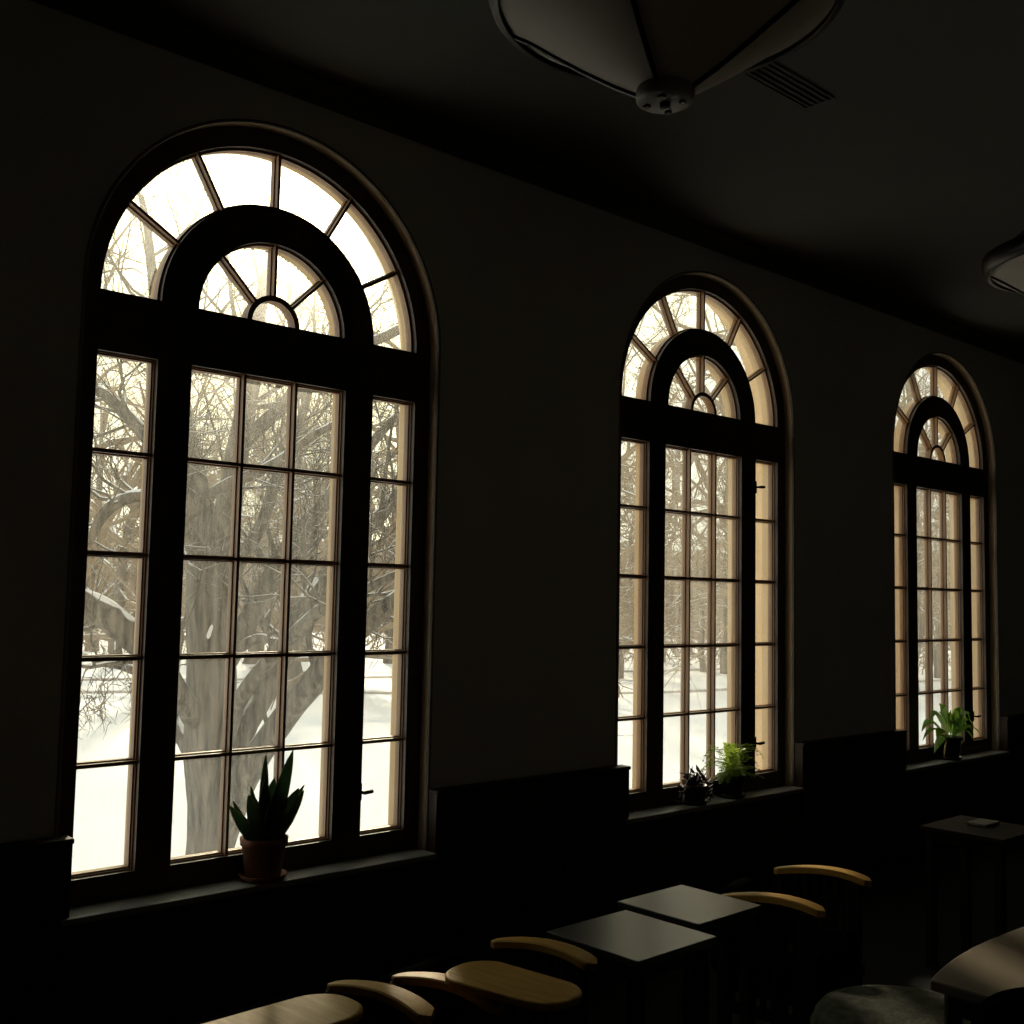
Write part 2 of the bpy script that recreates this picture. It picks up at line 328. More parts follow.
# radiator covers between the windows
def cover(x0, x1, label):
    o = empty('radiator_cover', ((x0+x1)/2, 3.7, 0), 0, label, 'radiator cover', 'radiator covers along the window wall'); h = (x1-x0)/2
    MB().box(-h, h, -.02, .038, 0, .770).build('body', M['cover'], o)
    MB().box(-h-.002, h+.002, -.03, .038, .770, .788).build('top', M['cover'], o, bevel=.004)
    g = MB(); n = int(h*2/.05)
    for i in range(n):
        x = -h+.08+i*(2*h-.16)/max(1, n-1); g.box(x-.008, x+.008, -.024, -.019, .15, .66)
    g.build('grille', M['metal'], o); return o
cover(CX-RA-1.18, CX-RA+.032, 'dark wooden ledge box left of the nearest window, at the photo left edge')
cover(CX+RA+.002, CX-RA+PITCHX+.032, 'dark wooden ledge box between the nearest and middle windows')
cover(CX+RA+PITCHX+.002, CX-RA+2*PITCHX+.032, 'dark wooden ledge box between the middle and farthest windows')
cover(CX+RA+2*PITCHX+.002, CX+RA+2*PITCHX+1.2, 'dark wooden ledge box right of the farthest window')
# ---------------------------------------------------------------- ceiling lamps
def lamp(loc, label):
    o = empty('bowl_pendant_lamp', loc, 0, label, 'ceiling lamp', 'bowl lamps hanging from the ceiling')
    RR, HH = .405, .235
    prof = [(.05, .012), (.12, .05), (.20, .102), (.28, .158), (.34, .202), (RR-.012, HH)]
    MB().lathe(prof, n=64).build('shade_panel', M['shade'], o, True)
    MB().lathe([(RR-.014, HH-.014), (RR+.004, HH-.01), (RR+.012, HH+.012), (RR+.016, HH+.05), (RR+.006, HH+.055), (RR-.006, HH+.03), (RR-.014, HH-.014)], n=64).build('rim', M['metal'], o, True)
    for i in range(4):
        a = R(90*i-139.6-18); c, s = math.cos(a), math.sin(a)
        MB().tube([(p[0]*c, p[0]*s, p[1]-.004) for p in prof], .0065, 6).build('rib', M['metal'], o)
    hub = MB().lathe([(0.0001, -.012), (.058, -.012), (.066, -.007), (.068, .006), (.066, .020), (.060, .030), (.0001, .030)], n=40).build('hub', M['hub'], o, True)
    sc = MB()
    for i in range(4):
        a = R(90*i+30); sc.box(.042*math.cos(a)-.006, .042*math.cos(a)+.006, .042*math.sin(a)-.006, .042*math.sin(a)+.006, -.019, -.011)
    sc.lathe([(.0001, -.026), (.012, -.024), (.013, -.011)], n=12)
    sc.build('hub_screws', M['metal'], hub)
    for i in range(3):
        a = R(120*i+20); MB().tube([((RR-.01)*math.cos(a), (RR-.01)*math.sin(a), HH+.04), (.02*math.cos(a), .02*math.sin(a), HH+.36)], .004, 6).build('support_rod', M['metal'], o)
    MB().tube([(0, 0, HH+.34), (0, 0, ZC-loc[2]-.03)], .01, 10).build('stem', M['metal'], o)
    MB().lathe([(.0001, -.045), (.03, -.043), (.065, -.02), (.07, 0)], (0, 0, ZC-loc[2]), 32).build('canopy', M['metal'], o, True)
    return o
lamp((1.884, 1.595, 2.762), 'bowl pendant lamp at the top centre of the photo, nearest the camera')
lamp((4.515, 1.60, 2.722), 'bowl pendant lamp cut off by the right edge of the photo')
v = empty('ceiling_vent', (3.62, 2.42, ZC), 0, 'dark slatted air vent in the ceiling right of the large lamp', 'ceiling vent')
MB().box(-.22, .22, -.07, -.06, -.006, 0).box(-.22, .22, .06, .07, -.006, 0).box(-.22, -.21, -.06, .06, -.006, 0).box(.21, .22, -.06, .06, -.006, 0).build('frame', M['ceiling'], v)
for j in range(4): MB().box(-.21, .21, -.042+.028*j-.004, -.042+.028*j+.004, -.008, 0).build('slat', M['ceiling'], v)
# ---------------------------------------------------------------- furniture
def stadium(cx, cy_, L, W, ang, n=14, rr=None, taper=0):
    rr = rr or W/2; pts = []
    for (sx, sy_, a0) in ((1, 1, 0), (-1, 1, 90), (-1, -1, 180), (1, -1, 270)):
        for i in range(n+1):
            a = R(a0+90*i/n); pts.append((sx*(L/2-rr)+rr*math.cos(a), (sy_*(W/2-rr)+rr*math.sin(a))))
    pts = [(x, y*(1+taper*x/(L/2))) for x, y in pts]
    c, s = math.cos(ang), math.sin(ang)
    return [(cx+x*c-y*s, cy_+x*s+y*c) for x, y in pts]
def armchair(x, y, rz, sep, label, tablet=None, arm_z=.615):
    o = empty('slatted_armchair', (x, y, 0), rz, label, 'chair', 'armchairs with golden wooden arms')
    h = sep/2
    MB().box(-h+.04, h-.04, -.24, .17, .30, .42).build('seat', M['uphol'], o, bevel=.03)
    bk = MB().box(-h+.04, h-.04, -.05, .05, 0, .15).build('backrest', M['uphol'], o, bevel=.03); bk.location = (0, .16, .40); bk.rotation_euler.x = R(-14)
    MB().box(-h+.02, h-.02, -.25, .12, .26, .30).build('seat_frame', M['darkwood'], o)
    for s in (-1, 1):
        for yy in (-.21, .085): MB().box(s*h-.02, s*h+.02, yy-.02, yy+.02, 0, arm_z-.035 - (.012 if yy > 0 else .004)).build('leg', M['darkwood'], o, bevel=.003)
        # arm: gently arched board, rounded front end, tapering to the back
        L = .37; n = 20; vs = []; fs = []
        for i in range(n+1):
            t = i/n; yy = -.27+L*t; wd = .034-.008*t
            if t < .09: wd *= math.sqrt(max(.0, 1-((.09-t)/.09)**2))*.97+.03
            if t > .96: wd *= .6
            xo = s*h + .016*math.sin(math.pi*t)*1.0; z = arm_z-.035*(t-.35)**2*2 - .012*(1-t)**6
            vs += [(xo-wd, yy, z-.022), (xo+wd, yy, z-.022), (xo+wd, yy, z-.004), (xo+wd*.86, yy, z), (xo-wd*.86, yy, z), (xo-wd, yy, z-.004)]
        for i in range(n):
            for j in range(6): fs.append((6*i+j, 6*i+(j+1) % 6, 6*i+6+(j+1) % 6, 6*i+6+j))
        fs += [(5, 4, 3, 2, 1, 0), tuple(6*n+j for j in range(6))]
        arm = MB().add(vs, fs).build('arm', M['golden'], o)
        sl = MB().box(s*h-.012, s*h+.012, -.19, .08, .20, .235)
        for i in range(7):
            yy = -.17+i*.038; sl.box(s*h-.006, s*h+.006, yy-.009, yy+.009, .235, arm_z-.030)
        sl.build('side_slats', M['darkwood'], o)
    if tablet:
        tx, ty, L, W, ang, z = tablet; inv = Matrix.Rotation(-rz, 4, 'Z'); p = inv @ Vector((tx-x, ty-y, 0))
        tb = MB().slab(stadium(p.x, p.y, L, W, ang-rz, rr=W*.44, taper=-.06), z-.018, z, .005).build('writing_tablet', M['golden'], o)
        MB().tube([(p.x, p.y, z-.018), (p.x*.8+(-h)*.2, p.y*.8, z-.03), (-h, -.12, .56), (-h, -.12, .30)], .011, 8).build('tablet_bracket', M['metal'], tb)
    return o
armchair(1.435, 2.38, R(7), .455, 'armchair at bottom left corner, its rounded writing tablet swung sideways and shining', (1.335, 2.255, .44, .205, R(4), .632))
armchair(2.035, 2.385, R(9), .415, 'armchair whose oval wooden writing tablet points toward the viewer, beside two square tables', (1.930, 2.108, .375, .19, R(-79), .635))
armchair(3.44, 2.36, R(13), .50, 'armchair with two bare curved wooden arms, right of the two square tables')
def side_table(x0, x1, y0, y1, z, label, rz=0, top=None):
    cx, cy_ = (x0+x1)/2, (y0+y1)/2; o = empty('side_table', (cx, cy_, 0), rz, label, 'side table', 'low square side tables'); a, b = (x1-x0)/2, (y1-y0)/2
    MB().box(-a, a, -b, b, z-.022, z).build('tabletop', top or M['tabletop'], o, bevel=.003)
    MB().box(-a+.03, a-.03, -b+.03, b-.03, z-.07, z-.022).build('apron', M['darkwood'], o)
    for sx in (-1, 1):
        for sy_ in (-1, 1): MB().box(sx*(a-.035)-.018, sx*(a-.035)+.018, sy_*(b-.035)-.018, sy_*(b-.035)+.018, 0, z-.022).build('leg', M['darkwood'], o)
    return o
side_table(2.335, 2.695, 2.05, 2.41, .615, 'dark glossy square side table beside the writing tablet, nearest of the square tables', R(1))
side_table(2.745, 3.085, 2.165, 2.50, .615, 'dark glossy square side table behind the nearest one, left of the bare-armed chair', R(1))
side_table(4.765, 5.165, 2.12, 2.50, .615, 'dark square side table at the right edge of the photo with a booklet', 0, M['darkwood'])
tag(MB().box(-.07, .07, -.045, .045, 0, .012).build('booklet', M['paper'], None, loc=(5.03, 2.33, .616), bevel=.002), 'small pale booklet lying on the far side table at the right edge', 'booklet')
# large table lower right, bowed edge
def bowed(L, W, n=24, ang=0, cx=0, cy_=0):
    pts = []
    for i in range(n+1):
        t = -1+2*i/n; pts.append((-t*L/2, W/2-.09*(abs(t)**2.3)*W))
    for i in range(n+1):
        t = -1+2*i/n; pts.append((t*L/2, -(W/2-.09*(abs(t)**2.3)*W)))
    c, s = math.cos(ang), math.sin(ang); return [(cx+x*c-y*s, cy_+x*s+y*c) for x, y in pts]
t = empty('meeting_table', (3.00, .95, 0), R(-2), 'tan-topped table with a bowed edge, lower right corner behind the black chair', 'table')
MB().slab(bowed(1.06, .76), .715, .74, 0).build('tabletop', M['roundtop'], t, bevel=.004)
MB().slab(bowed(.98, .68), .66, .715, 0).build('apron', M['darkwood'], t)
for sx in (-1, 1):
    for sy_ in (-1, 1): MB().tube([(sx*.465, sy_*.29, 0), (sx*.465, sy_*.29, .70)], .02, 14).build('leg', M['darkwood'], t)
# black chair silhouette in front of it
t = empty('side_chair', (2.36, .95, 0), R(138), 'black chair with a rounded backrest in the lower right corner, in front of the table', 'chair')
bk = MB(); poly = []
bwid = .25
for i in range(25):
    a = math.pi*i/24; poly.append((bwid*math.copysign(abs(math.cos(a))**.45, math.cos(a)), .34+.13*abs(math.sin(a))**.6))
poly += [(-bwid*.9, 0), (bwid*.9, 0)]
bk.prism(poly, -.02, .02).build('backrest', M['uphol'], t, loc=(0, .19, .43), bevel=.008)
MB().slab(stadium(0, -.02, .46, .44, 0, rr=.08), .42, .47, .015).build('seat', M['uphol'], t)
for sx in (-1, 1):
    MB().tube([(sx*.19, -.20, .42), (sx*.21, -.22, 0)], .012, 10).build('leg', M['metal'], t)
    MB().tube([(sx*.19, .18, .55), (sx*.19, .17, .42), (sx*.22, .23, 0)], .012, 10).build('leg', M['metal'], t)
# ottoman
t = empty('round_ottoman', (2.995, 1.605, 0), 0, 'round grey-green upholstered ottoman to the left of the bowed table', 'ottoman')
RO = .268
MB().lathe([(.0001, .05), (RO-.02, .05), (RO-.005, .07), (RO, .20), (RO, .40), (RO-.006, .43), (RO-.02, .447), (RO-.05, .455), (.0001, .460)], n=56).build('cushion', M['ottoman'], t, True)
MB().lathe([(RO-.004, .396), (RO+.006, .402), (RO-.004, .408)], n=56).build('piping', M['ottoman'], t, True)
for a in (45, 135, 225, 315): MB().tube([(.19*math.cos(R(a)), .19*math.sin(R(a)), 0), (.19*math.cos(R(a)), .19*math.sin(R(a)), .05)], .02, 10).build('foot', M['darkwood'], t)
# ---------------------------------------------------------------- potted plants on the sills
def pot(o, material, rt, rb, h, saucer=True, rim=.022):
    z0 = .012 if saucer else 0
    MB().lathe([(.0001, z0), (rb, z0), (rt*.93, h-rim*1.2), (rt, h-rim*1.2), (rt*1.02, h), (rt*.9, h), (rt*.86, h-.02), (.0001, h-.02)], n=36).build('pot', material, o, True)
    MB().lathe([(.0001, h-.019), (rt*.88, h-.019)], n=24).build('soil', M['soil'], o)
    if saucer: MB().lathe([(.0001, 0), (rb*1.15, 0), (rb*1.36, .022), (rb*1.30, .022), (rb*1.1, .010), (.0001, .010)], n=36).build('saucer', material, o, True)
random.seed(4)
SZ = .5335
o = empty('snake_plant', (2.135, 3.735, SZ), 0, 'snake plant with upright pointed leaves in a terracotta pot, nearest window sill', 'potted plant')
pot(o, M['terracotta'], .088, .066, .155)
leaves = [(-.150, -.02, .165, .020), (-.105, .02, .13, .024), (-.085, -.03, .20, .026), (-.06, .0, .225, .013), (-.04, .03, .19, .030), (-.015, -.02, .245, .028), (.01, .02, .30, .026), (.025, -.03, .20, .034),
          (-.005, .0, .335, .026), (.05, .03, .24, .030), (.098, -.01, .345, .032), (.085, .02, .20, .032), (.12, -.02, .20, .030), (.155, .0, .185, .024), (.175, .03, .20, .014), (.0, .0, .17, .036), (.06, -.03, .17, .036), (-.11, .03, .17, .018)]
for i, (dx, dy, hh, wd) in enumerate(leaves):
    a = random.uniform(-1, 1); side = Vector((math.cos(a*.6), math.sin(a*.6), 0)); base = Vector((dx*.35, dy*.6, .125))
    n = 9; pts = []; wi = []
    for j in range(n+1):
        q = j/n; pts.append(base+Vector((dx*.72*q**1.25, dy*q*.5, hh*q+.0))); wi.append(max(.0012, wd*min(1, (.42+1.3*q))*(1-q**4.5)))
    lf = MB().blade(pts, wi, side, .22, .002).build('leaf', M['snakeleaf'], o, True)
    ed = MB()
    for s in (-1, 1):
        e2 = [];
        for j in range(n+1):
            d = (pts[min(j+1, n)]-pts[max(j-1, 0)]).normalized(); sd = (side-d*side.dot(d)).normalized(); nn = d.cross(sd)
            e2.append(pts[j]+sd*wi[j]*s*.98+nn*wi[j]*.22)
        ed.tube(e2, [.0022]*n+[.0006], 4)
    ed.build('leaf_margin', M['snakeedge'], lf)
# fern
pf = (lambda p: (p.x, p.y))(EYE+ray(742, 799)*((SZ-1.6)/ray(742, 799).z))
o = empty('potted_fern', (pf[0], 3.735, SZ), 0, 'bright green feathery fern in a dark pot on the middle window sill', 'potted plant')
pot(o, M['darkpot'], .078, .056, .125)
random.seed(11)
for i in range(44):
    a = random.uniform(0, 2*math.pi); L = random.uniform(.15, .29); ux = math.cos(a); uy = math.sin(a)*.38; rise = random.uniform(.02, .19)
    if ux < -.1: rise *= 1.1
    pts = []; n = 12
    for j in range(n+1):
        q = j/n; pts.append(Vector((ux*L*q**.9, uy*L*q, .11+rise*math.sin(q*2.3)*1.0-.04*q*q)))
    fr = MB(); fr.tube(pts, [.0016]*n+[.0006], 4)
    for j in range(2, n+1):
        q = j/n; d = (pts[j]-pts[j-1]).normalized(); sd = d.cross(Vector((0, 0, 1))).normalized()
        for s in (-1, 1):
            ln = .032*math.sin(math.pi*min(.97, q*.9+.08))+.006
            e = pts[j]+sd*s*ln*.85+d*ln*.6+Vector((0, 0, -.2*ln)); mid = (pts[j]+e)/2
            fr.blade([pts[j], mid, e], [.0012, .0042, .0008], d, 0)
    fr.build('frond', M['fernleaf'], o)
pp = EYE+ray(707, 806)*((SZ-1.6)/ray(707, 806).z)
o = empty('trailing_purple_plant', (pp.x, 3.735, SZ), 0, 'dark purple trailing plant left of the fern on the middle sill', 'potted plant')
pot(o, M['darkpot'], .072, .054, .10)
for i in range(13):
    a = random.uniform(0, 2*math.pi); L = random.uniform(.08, .16); ux, uy = math.cos(a), math.sin(a)*.45; rise = random.uniform(.02, .10)
    pts = [Vector((ux*L*q, uy*L*q, .085+rise*math.sin(q*3.0)-.07*q*q)) for q in [j/6 for j in range(7)]]
    st = MB().tube(pts, .0022, 5).build('stem', M['purple'], o); lv = MB()
    for j in range(1, 7):
        for s in (-1, 1):
            b_ = random.uniform(-.6, .6); dr = Vector((ux*.5+s*math.cos(b_)*.8, uy*.5+math.sin(b_)*.5, random.uniform(-.3, .7))).normalized(); ln = random.uniform(.03, .055)
            lv.blade([pts[j]+dr*ln*q for q in (0, .3, .6, 1)], [.002, .010, .009, .001], dr.cross(Vector((0, .3, 1))).normalized(), .3)
    lv.build('leaves', M['purple'], st)
p3 = EYE+ray(957, 762)*((SZ-1.6)/ray(957, 762).z)
o = empty('potted_broadleaf_plant', (p3.x+.10, 3.735, SZ), 0, 'arching broad-leaved green plant in a dark pot on the farthest window sill', 'potted plant')
pot(o, M['darkpot'], .085, .062, .16)
bl = [(-.16, 0, .16, .026), (-.20, .02, .10, .028), (-.10, -.02, .20, .024), (-.15, -.03, .04, .028), (-.22, 0, .05, .016), (-.05, .03, .14, .026), (.02, 0, .13, .03), (.07, -.02, .15, .034), (.12, .02, .10, .03), (.16, 0, .10, .026), (.20, -.02, .05, .024), (.24, .0, .0, .020), (.10, .03, .03, .03), (-.02, -.04, .08, .03), (-.13, .0, -.04, .022), (.17, .03, -.02, .02)]
bl = [(dx*(1.55 if dx < 0 else 1.35), dy, hh*1.1, wd*1.35) for dx, dy, hh, wd in bl] + [(.26, .02, .16, .03), (.33, 0, .09, .028), (.38, -.02, .03, .022), (.20, -.03, .16, .036), (.0, .03, .19, .036)]
for i, (dx, dy, hh, wd) in enumerate(bl):
    n = 10; base = Vector((dx*.15, dy*.3, .15)); pts = []
    for j in range(n+1):
        q = j/n; pts.append(base+Vector((dx*q**.9, dy*q, hh*math.sin(q*1.9)*1.05+.05*math.sin(q*3.1)+(-.05*q*q))))
    wi = [max(.0015, wd*(math.sin(math.pi*min(1, max(0, (q-.12)/.88))**.8) if q > .12 else .06)) for q in [j/n for j in range(n+1)]]
    MB().blade(pts, wi, Vector((.25, 1, .35)) if abs(dx) > .1 else Vector((1, .3, 0)), .25).build('leaf', M['broadleaf'], o, True)
pl = MB().blade([Vector((-.11, -.03, .14)), Vector((-.14, -.03, .11)), Vector((-.155, -.03, .07)), Vector((-.15, -.03, .02))], [.004, .02, .022, .002], Vector((1, .2, 0)), .3).build('withered_leaf', M['paleleaf'], o, True); pl['label'] = 'pale withered leaf hanging over the pot'
# ---------------------------------------------------------------- outdoors: snow, woods
GZ = -1.5
def ground_z(x, y):
    d = math.hypot(x-6, y-16)
    return GZ + .16*noise.noise(Vector((x*.05, y*.05, 0)))*min(1, max(0, (y-6)/10)) + .035*noise.noise(Vector((x*.4, y*.4, 3)))
g = MB(); nx, ny = 150, 110; vs = []
for j in range(ny+1):
    y = YO + (j/ny)**2*220
    for i in range(nx+1):
        x = -40+(i/nx)*260; vs.append((x, y, ground_z(x, y)))
g.add(vs, [(j*(nx+1)+i, j*(nx+1)+i+1, (j+1)*(nx+1)+i+1, (j+1)*(nx+1)+i) for j in range(ny) for i in range(nx)])
tag(g.build('snow_ground', M['snow'], None, True), kind='structure')
def ribbon(name, pix, wd):      # trodden line lying on the snow
    b = MB(); P = []
    for px, d in pix:
        p = on_ground(px, d); P.append(p)
    pts, _ = smooth_path(P, [1]*len(P), 16); vs = []
    for i, p in enumerate(pts):
        d = (pts[min(i+1, len(pts)-1)]-pts[max(i-1, 0)]).normalized(); s = Vector((-d.y, d.x, 0))*wd*(.7+.6*noise.noise(Vector((i*.7, 0, 1)))+.3)
        for k in (-1, 0, 1):
            q = p+s*k; vs.append((q.x, q.y, ground_z(q.x, q.y)+(.07 if k == 0 else -.03)))
    n = len(pts); b.add(vs, [(3*i+k, 3*i+k+1, 3*i+4+k, 3*i+3+k) for i in range(n-1) for k in (0, 1)])
    return tag(b.build(name, M['road'], None, True), kind='structure')
ribbon('trim_3', [(-250, 30), (60, 33), (240, 34.5), (420, 36), (640, 38), (800, 42), (1100, 52)], .22)
ribbon('trim_4', [(-250, 34), (60, 38), (240, 40), (420, 43), (640, 49), (800, 55), (1100, 70)], .30)
# wooded slope far behind
b = MB(); n = 160; vs = []
for j in range(9):
    for i in range(n+1):
        px = -500+i*14; d = 92+j*5
        p = on_ground(px, d); h = [0, 2.5, 4.5, 6, 7.2, 8.2, 9, 9.5, 9.8][j]+1.4*noise.noise(Vector((i*.35, j*.6, 0)))*(j > 0)
        vs.append((p.x, p.y, GZ-.4+h))
b.add(vs, [(j*(n+1)+i, j*(n+1)+i+1, (j+1)*(n+1)+i+1, (j+1)*(n+1)+i) for j in range(8) for i in range(n)])
tag(b.build('wooded_slope', M['hill'], None, True), kind='structure')
def grow(b, p, d, L, r_, lev, rnd, seg=5, droop=0.0, wander=.22, kids=(5, 5, 4, 3), upb=.12):
    pts = [p]; rad = [r_]; q = p.copy(); dd = d.copy()
    for i in range(seg):
        dd = (dd+Vector((rnd.gauss(0, wander), rnd.gauss(0, wander), rnd.gauss(0, wander)+upb-droop*(i/seg)))).normalized()
        q = q+dd*L/seg; pts.append(q.copy()); rad.append(r_*(1-.8*(i+1)/seg))
    b.tube(pts, rad, 5 if r_ > .04 else (4 if r_ > .012 else 3), False)
    if lev <= 0: return
    for k in range(kids[-lev] if lev <= len(kids) else 4):
        t = rnd.uniform(.25, 1.0); i = min(seg-1, int(t*seg)); f_ = t*seg-i; s = pts[i].lerp(pts[i+1], f_)
        base = (pts[i+1]-pts[i]).normalized(); ax = Vector((rnd.gauss(0, 1), rnd.gauss(0, 1), rnd.gauss(0, 1))); ax = (ax-base*ax.dot(base)).normalized()
        nd = (base*rnd.uniform(.5, 1.0)+ax*rnd.uniform(.6, 1.1)).normalized()
        grow(b, s, nd, L*rnd.uniform(.45, .7), max(.006, rad[i]*.55), lev-1, rnd, max(3, seg-1), droop, wander, kids, upb)
def limb(b, pix, d0, rnd, twigs=14, tw_len=1.6, lev=2, n=10, droop=.0):
    P = [at(x, y, d0+(e[0] if e else 0)) for x, y, r_, *e in pix]
    rr = [q[2]*d0/FOCAL for q in pix]; pts, rad = smooth_path(P, rr, 5)
    pts = [p+Vector((noise.noise(p*1.3)*.05, 0, noise.noise(p*1.7+Vector((5, 5, 5)))*.05)) for p in pts]
    b.tube(pts, rad, n, True)
    for k in range(int(twigs*.45)):
        t = rnd.uniform(.25, 1); i = min(len(pts)-2, int(t*(len(pts)-1))); base = (pts[i+1]-pts[i]).normalized()
        ax = Vector((rnd.gauss(0, 1), rnd.gauss(0, 1), rnd.gauss(0, 1)+.3)); ax = (ax-base*ax.dot(base)).normalized()
        grow(b, pts[i], (base*.6+ax).normalized(), tw_len*rnd.uniform(.6, 1.3), max(.010, min(.035, rad[i]*.35)), lev, rnd, 5, droop, .2, (5, 5, 4))
    return pts, rad
rnd = random.Random(21)
D0 = 12.0
o = empty('bare_shade_tree', on_ground(208, D0), 0, 'large grey forked tree with snow on its limbs, close outside the nearest window', 'tree')
org = o.location.copy()
def put(b, name, material, parent, sm=True):
    b.v = [(x-org.x, y-org.y, z-org.z) for x, y, z in b.v]; return b.build(name, material, parent, sm)
b = MB()
base = on_ground(208, D0)
P = [base+Vector((0, 0, -.2)), at(207, 862, D0), at(209, 800, D0), at(208, 750, D0), at(210, 700, D0), at(211, 640, D0), at(209, 585, D0), at(205, 540, D0), at(201, 500, D0)]
pts, rad = smooth_path(P, [.34, .235, .225, .27, .27, .26, .25, .18, .13], 6)
vs_s = len(b.v); b.tube(pts, rad, 28)
b.v = [(x+.035*noise.noise(Vector((x*5, y*5, z*.7)))+.012*noise.noise(Vector((x*22, y*22, z*1.5))), y+.035*noise.noise(Vector((x*5+9, y*5, z*.7)))+.02*noise.noise(Vector((x*20, y*20+7, z*1.5))), z) for x, y, z in b.v]
put(b, 'trunk', M['bark'], o)
LIMBS = [
 ([(203, 520, 14), (193, 465, 12, .3), (176, 400, 10, .6), (160, 335, 8, .9), (150, 260, 5, 1.2), (140, 190, 3, 1.4)], 26, 2.0),
 ([(212, 565, 15), (226, 510, 13, -.2), (238, 450, 11, -.4), (252, 380, 9, -.6), (262, 300, 6, -.8), (275, 210, 3, -1)], 26, 2.0),
 ([(203, 740, 12), (188, 706, 11, -.3), (170, 678, 12, -.5), (146, 648, 14, -.6), (118, 624, 14, -.7), (85, 602, 12, -.8), (30, 574, 10, -1), (-50, 550, 7, -1.3)], 22, 1.6),
 ([(203, 790, 12), (190, 748, 10, .3), (174, 712, 9, .6), (158, 684, 8, .9), (130, 668, 6, 1.2), (95, 662, 4, 1.5)], 10, 1.0),
 ([(224, 745, 10), (236, 708, 8, -.3), (256, 675, 7.5, -.6), (283, 645, 7, -.9), (312, 618, 6, -1.2), (350, 596, 5, -1.5), (400, 570, 3, -1.8)], 12, 1.2),
 ([(218, 790, 18), (240, 738, 15, .2), (263, 695, 14, .5), (285, 655, 13, .8), (305, 610, 12, 1), (330, 572, 10, 1.3), (366, 530, 9, 1.6), (402, 492, 7, 1.9), (450, 440, 4, 2.3)], 26, 1.7),
 ([(216, 850, 18), (232, 800, 17, -.1), (262, 745, 13, -.3), (297, 704, 12, -.5), (322, 671, 12, -.8), (345, 640, 11, -1), (380, 610, 9, -1.2), (420, 582, 7, -1.5), (480, 550, 5, -1.8)], 16, 1.5),
 ([(220, 665, 14), (245, 625, 11, .2), (268, 585, 10, .4), (295, 540, 9, .6), (322, 505, 8, .8), (352, 468, 6, 1), (395, 415, 4, 1.2)], 24, 1.6),
 ([(186, 519, 6, -.6), (206, 497, 6, -.7), (232, 481, 5.5, -.8), (262, 470, 5, -.9), (302, 442, 4, -1), (345, 418, 3, -1)], 14, 1.2),
 ([(215, 610, 9, .1), (240, 560, 7, -.3), (262, 522, 6, -.5), (283, 470, 5, -.7), (303, 410, 4, -.9), (318, 345, 3, -1)], 18, 1.4),
 ([(205, 560, 9, 0), (192, 540, 8, -.4), (176, 520, 7, -.8), (150, 497, 6, -1.1), (120, 500, 6, -1.2), (103, 518, 5, -1.3), (90, 545, 3, -1.4)], 20, 1.2),
 ([(236, 650, 5, -.5), (247, 640, 5, -.6), (262, 636, 4.5, -.7), (278, 642, 3.5, -.8)], 3, .5),
 ([(195, 480, 9, .2), (150, 440, 8, .2), (110, 400, 6, .2), (60, 370, 5, .2), (0, 330, 3, .2)], 28, 1.8),
 ([(240, 450, 8, -.3), (290, 400, 7, -.3), (340, 360, 6, -.2), (400, 330, 5, 0), (460, 300, 3, .2)], 26, 1.8),
]
for pix, tw, ln in LIMBS:
    b = MB(); pts, rad = limb(b, pix, D0, rnd, tw, ln, 2, 12); lo = put(b, 'limb', M['bark'], o)
    sn = MB(); run = []
    for i, (p, r_) in enumerate(zip(pts, rad)):
        slope = abs((pts[min(i+1, len(pts)-1)]-pts[max(i-1, 0)]).normalized().z)
        keep = slope < .88 and noise.noise(p*1.1+Vector((3, 1, 7))) > -.12 and i > 3
        if keep: run.append((p+Vector((0, 0, r_*.62)), max(.008, r_*.62*(.75+.6*noise.noise(p*4)))))
        if (not keep or i == len(pts)-1):
            if len(run) > 2:
                run[0] = (run[0][0], .004); run[-1] = (run[-1][0], .004); sn.tube([q[0] for q in run], [q[1] for q in run], 8)
            run = []
    if sn.v: put(sn, 'lying_snow', M['lyingsnow'], lo)
b = MB()
for k in range(16):
    p = at(rnd.uniform(85, 185), rnd.uniform(640, 668), D0+1.2)
    grow(b, p, Vector((rnd.uniform(-.9, .3), rnd.uniform(-.3, .3), -.45)).normalized(), rnd.uniform(.5, .9), .008, 2, rnd, 5, .15, .25, (4, 4), -.02)
put(b, 'drooping_twigs', M['twig'], o, False)
b = MB()
for px, py, rx, rz_, dd in ((207, 610, .055, .22, -.20), (210, 628, .035, .14, -.235)):
    c = at(px, py, D0+dd); k = len(b.v); b.lathe([(.0001, -rz_), (rx*.7, -rz_*.6), (rx, 0), (rx*.75, rz_*.5), (.0001, rz_)], tuple(c), 12)
    b.v[k:] = [(x+.07*noise.noise(Vector((x*4, y*4, z*14))), y, z) for x, y, z in b.v[k:]]
put(b, 'snow_in_fork', M['lyingsnow'], o)
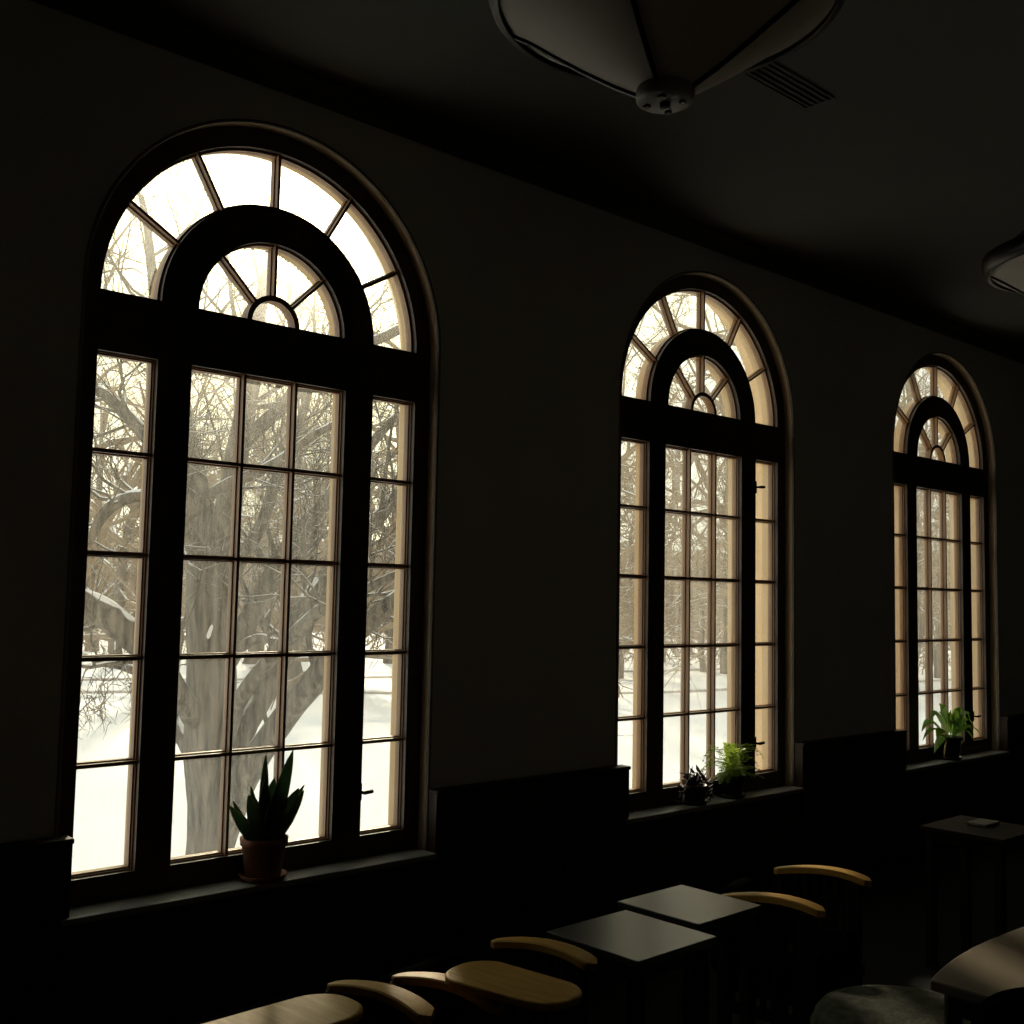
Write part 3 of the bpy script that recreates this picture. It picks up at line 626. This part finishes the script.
# woodland trees built from five kinds
kinds = []
for s in range(5):
    rr_ = random.Random(100+s); tk = empty('woodland_tree', (0, 0, -200)); b = MB(); c = MB()
    Ht = [15, 17, 13, 16, 12][s]; pts = [Vector((0, 0, -.3))]; rad = [.34]; q = Vector((0, 0, -.3)); n = 10; top = Ht*.8
    for i in range(n):
        q = q+Vector((rr_.gauss(0, .18), rr_.gauss(0, .18), top/n)); pts.append(q.copy()); rad.append(.32*(1-.88*(i+1)/n))
    b.tube(pts, rad, 10)
    for k in range(15):
        t = .17+.8*(k/15)+rr_.uniform(-.03, .03); i = min(n-1, int(t*n)); p = pts[i].lerp(pts[i+1], t*n-i); a = rr_.uniform(0, 6.28)
        grow(c, p, Vector((math.cos(a), math.sin(a), rr_.uniform(.25, .9))).normalized(), Ht*.42*(1.1-t*.6), rad[i]*.5+.02, 3, rr_, 6, .05, .22, (5, 5, 5, 4), .05)
    b.build('trunk', M['farbark'], tk, True); c.build('branches', M['fartwig'], tk)
    kinds.append(tk)
TREES = [(-60, 20, 1.0, 4), (60, 26, 1.0, 0), (120, 44, .9, 1), (170, 36, 1.0, 2), (296, 33, .8, 3), (250, 48, 1.1, 4), (345, 42, 1., 0), (392, 50, 1.1, 1), (420, 31, .9, 2), (95, 56, 1.1, 3), (215, 60, 1.2, 1), (310, 58, 1.1, 2),
         (490, 24, 1.0, 3), (560, 38, 1., 4), (618, 45, .8, 0), (660, 58, 1.15, 1), (704, 50, .5, 2), (727, 49, .85, 3), (768, 55, 1.1, 4), (640, 46, .9, 2), (570, 60, 1.2, 0), (820, 36, 1.1, 1), (880, 45, 1., 2), (910, 40, 1.0, 3), (938, 48, .7, 4), (968, 38, .9, 0), (1004, 36, 1.1, 1), (1030, 50, 1.2, 2), (800, 24, 1.05, 0)]
rr_ = random.Random(5); used = set()
for px, d, sc, kd in TREES:
    tr = kinds[kd] if kd not in used else copy_tree(kinds[kd]); used.add(kd)
    p = on_ground(px, d); p.z = ground_z(p.x, p.y); tr.location = p; tr.rotation_euler.z = rr_.uniform(0, 6.28); tr.scale = (sc,)*3
    tag(tr, 'bare winter tree standing in the snowy woods beyond the path', 'tree', 'bare trees in the snowy woods')
    own = {(-60, 20): 'bare tree standing left of the large forked tree, its crown seen in the nearest window', (296, 33): 'slender bare tree rising behind the right-hand limbs of the large forked tree',
           (618, 45): 'bare tree whose trunk shows in the left sidelight of the middle window', (704, 50): 'narrow-trunked bare tree in the centre panes of the middle window',
           (727, 49): 'thick-trunked bare tree in the right column of centre panes of the middle window', (938, 48): 'bare tree in the centre panes of the farthest window', (420, 31): 'bare tree in the right sidelight of the nearest window'}
    if (px, d) in own: tr['label'] = own[(px, d)]; del tr['group']
# twiggy undergrowth that nobody could count
b = MB(); rr_ = random.Random(9)
for k in range(15000):
    px = rr_.uniform(-200, 1150); d = rr_.uniform(52, 86); p = on_ground(px, d); z = rr_.random()**1.5*8.5
    clump = noise.noise(Vector((p.x*.12, p.y*.12, 0))); 
    if z > 4.5+4*clump+2: continue
    L = rr_.uniform(.8, 2.6); dv = Vector((rr_.gauss(0, .6), rr_.gauss(0, .6), rr_.uniform(.2, 1.2))).normalized()
    s = Vector((p.x, p.y, GZ-.1+z)); mid = s+dv*L*.5+Vector((rr_.gauss(0, .12), rr_.gauss(0, .12), 0)); b.tube([s, mid, s+dv*L], [.03, .022, .008], 3, False)
tag(b.build('woodland_thicket', M['thicket']), 'brown twiggy undergrowth at the edge of the woods across the snow', 'undergrowth', kind='stuff')
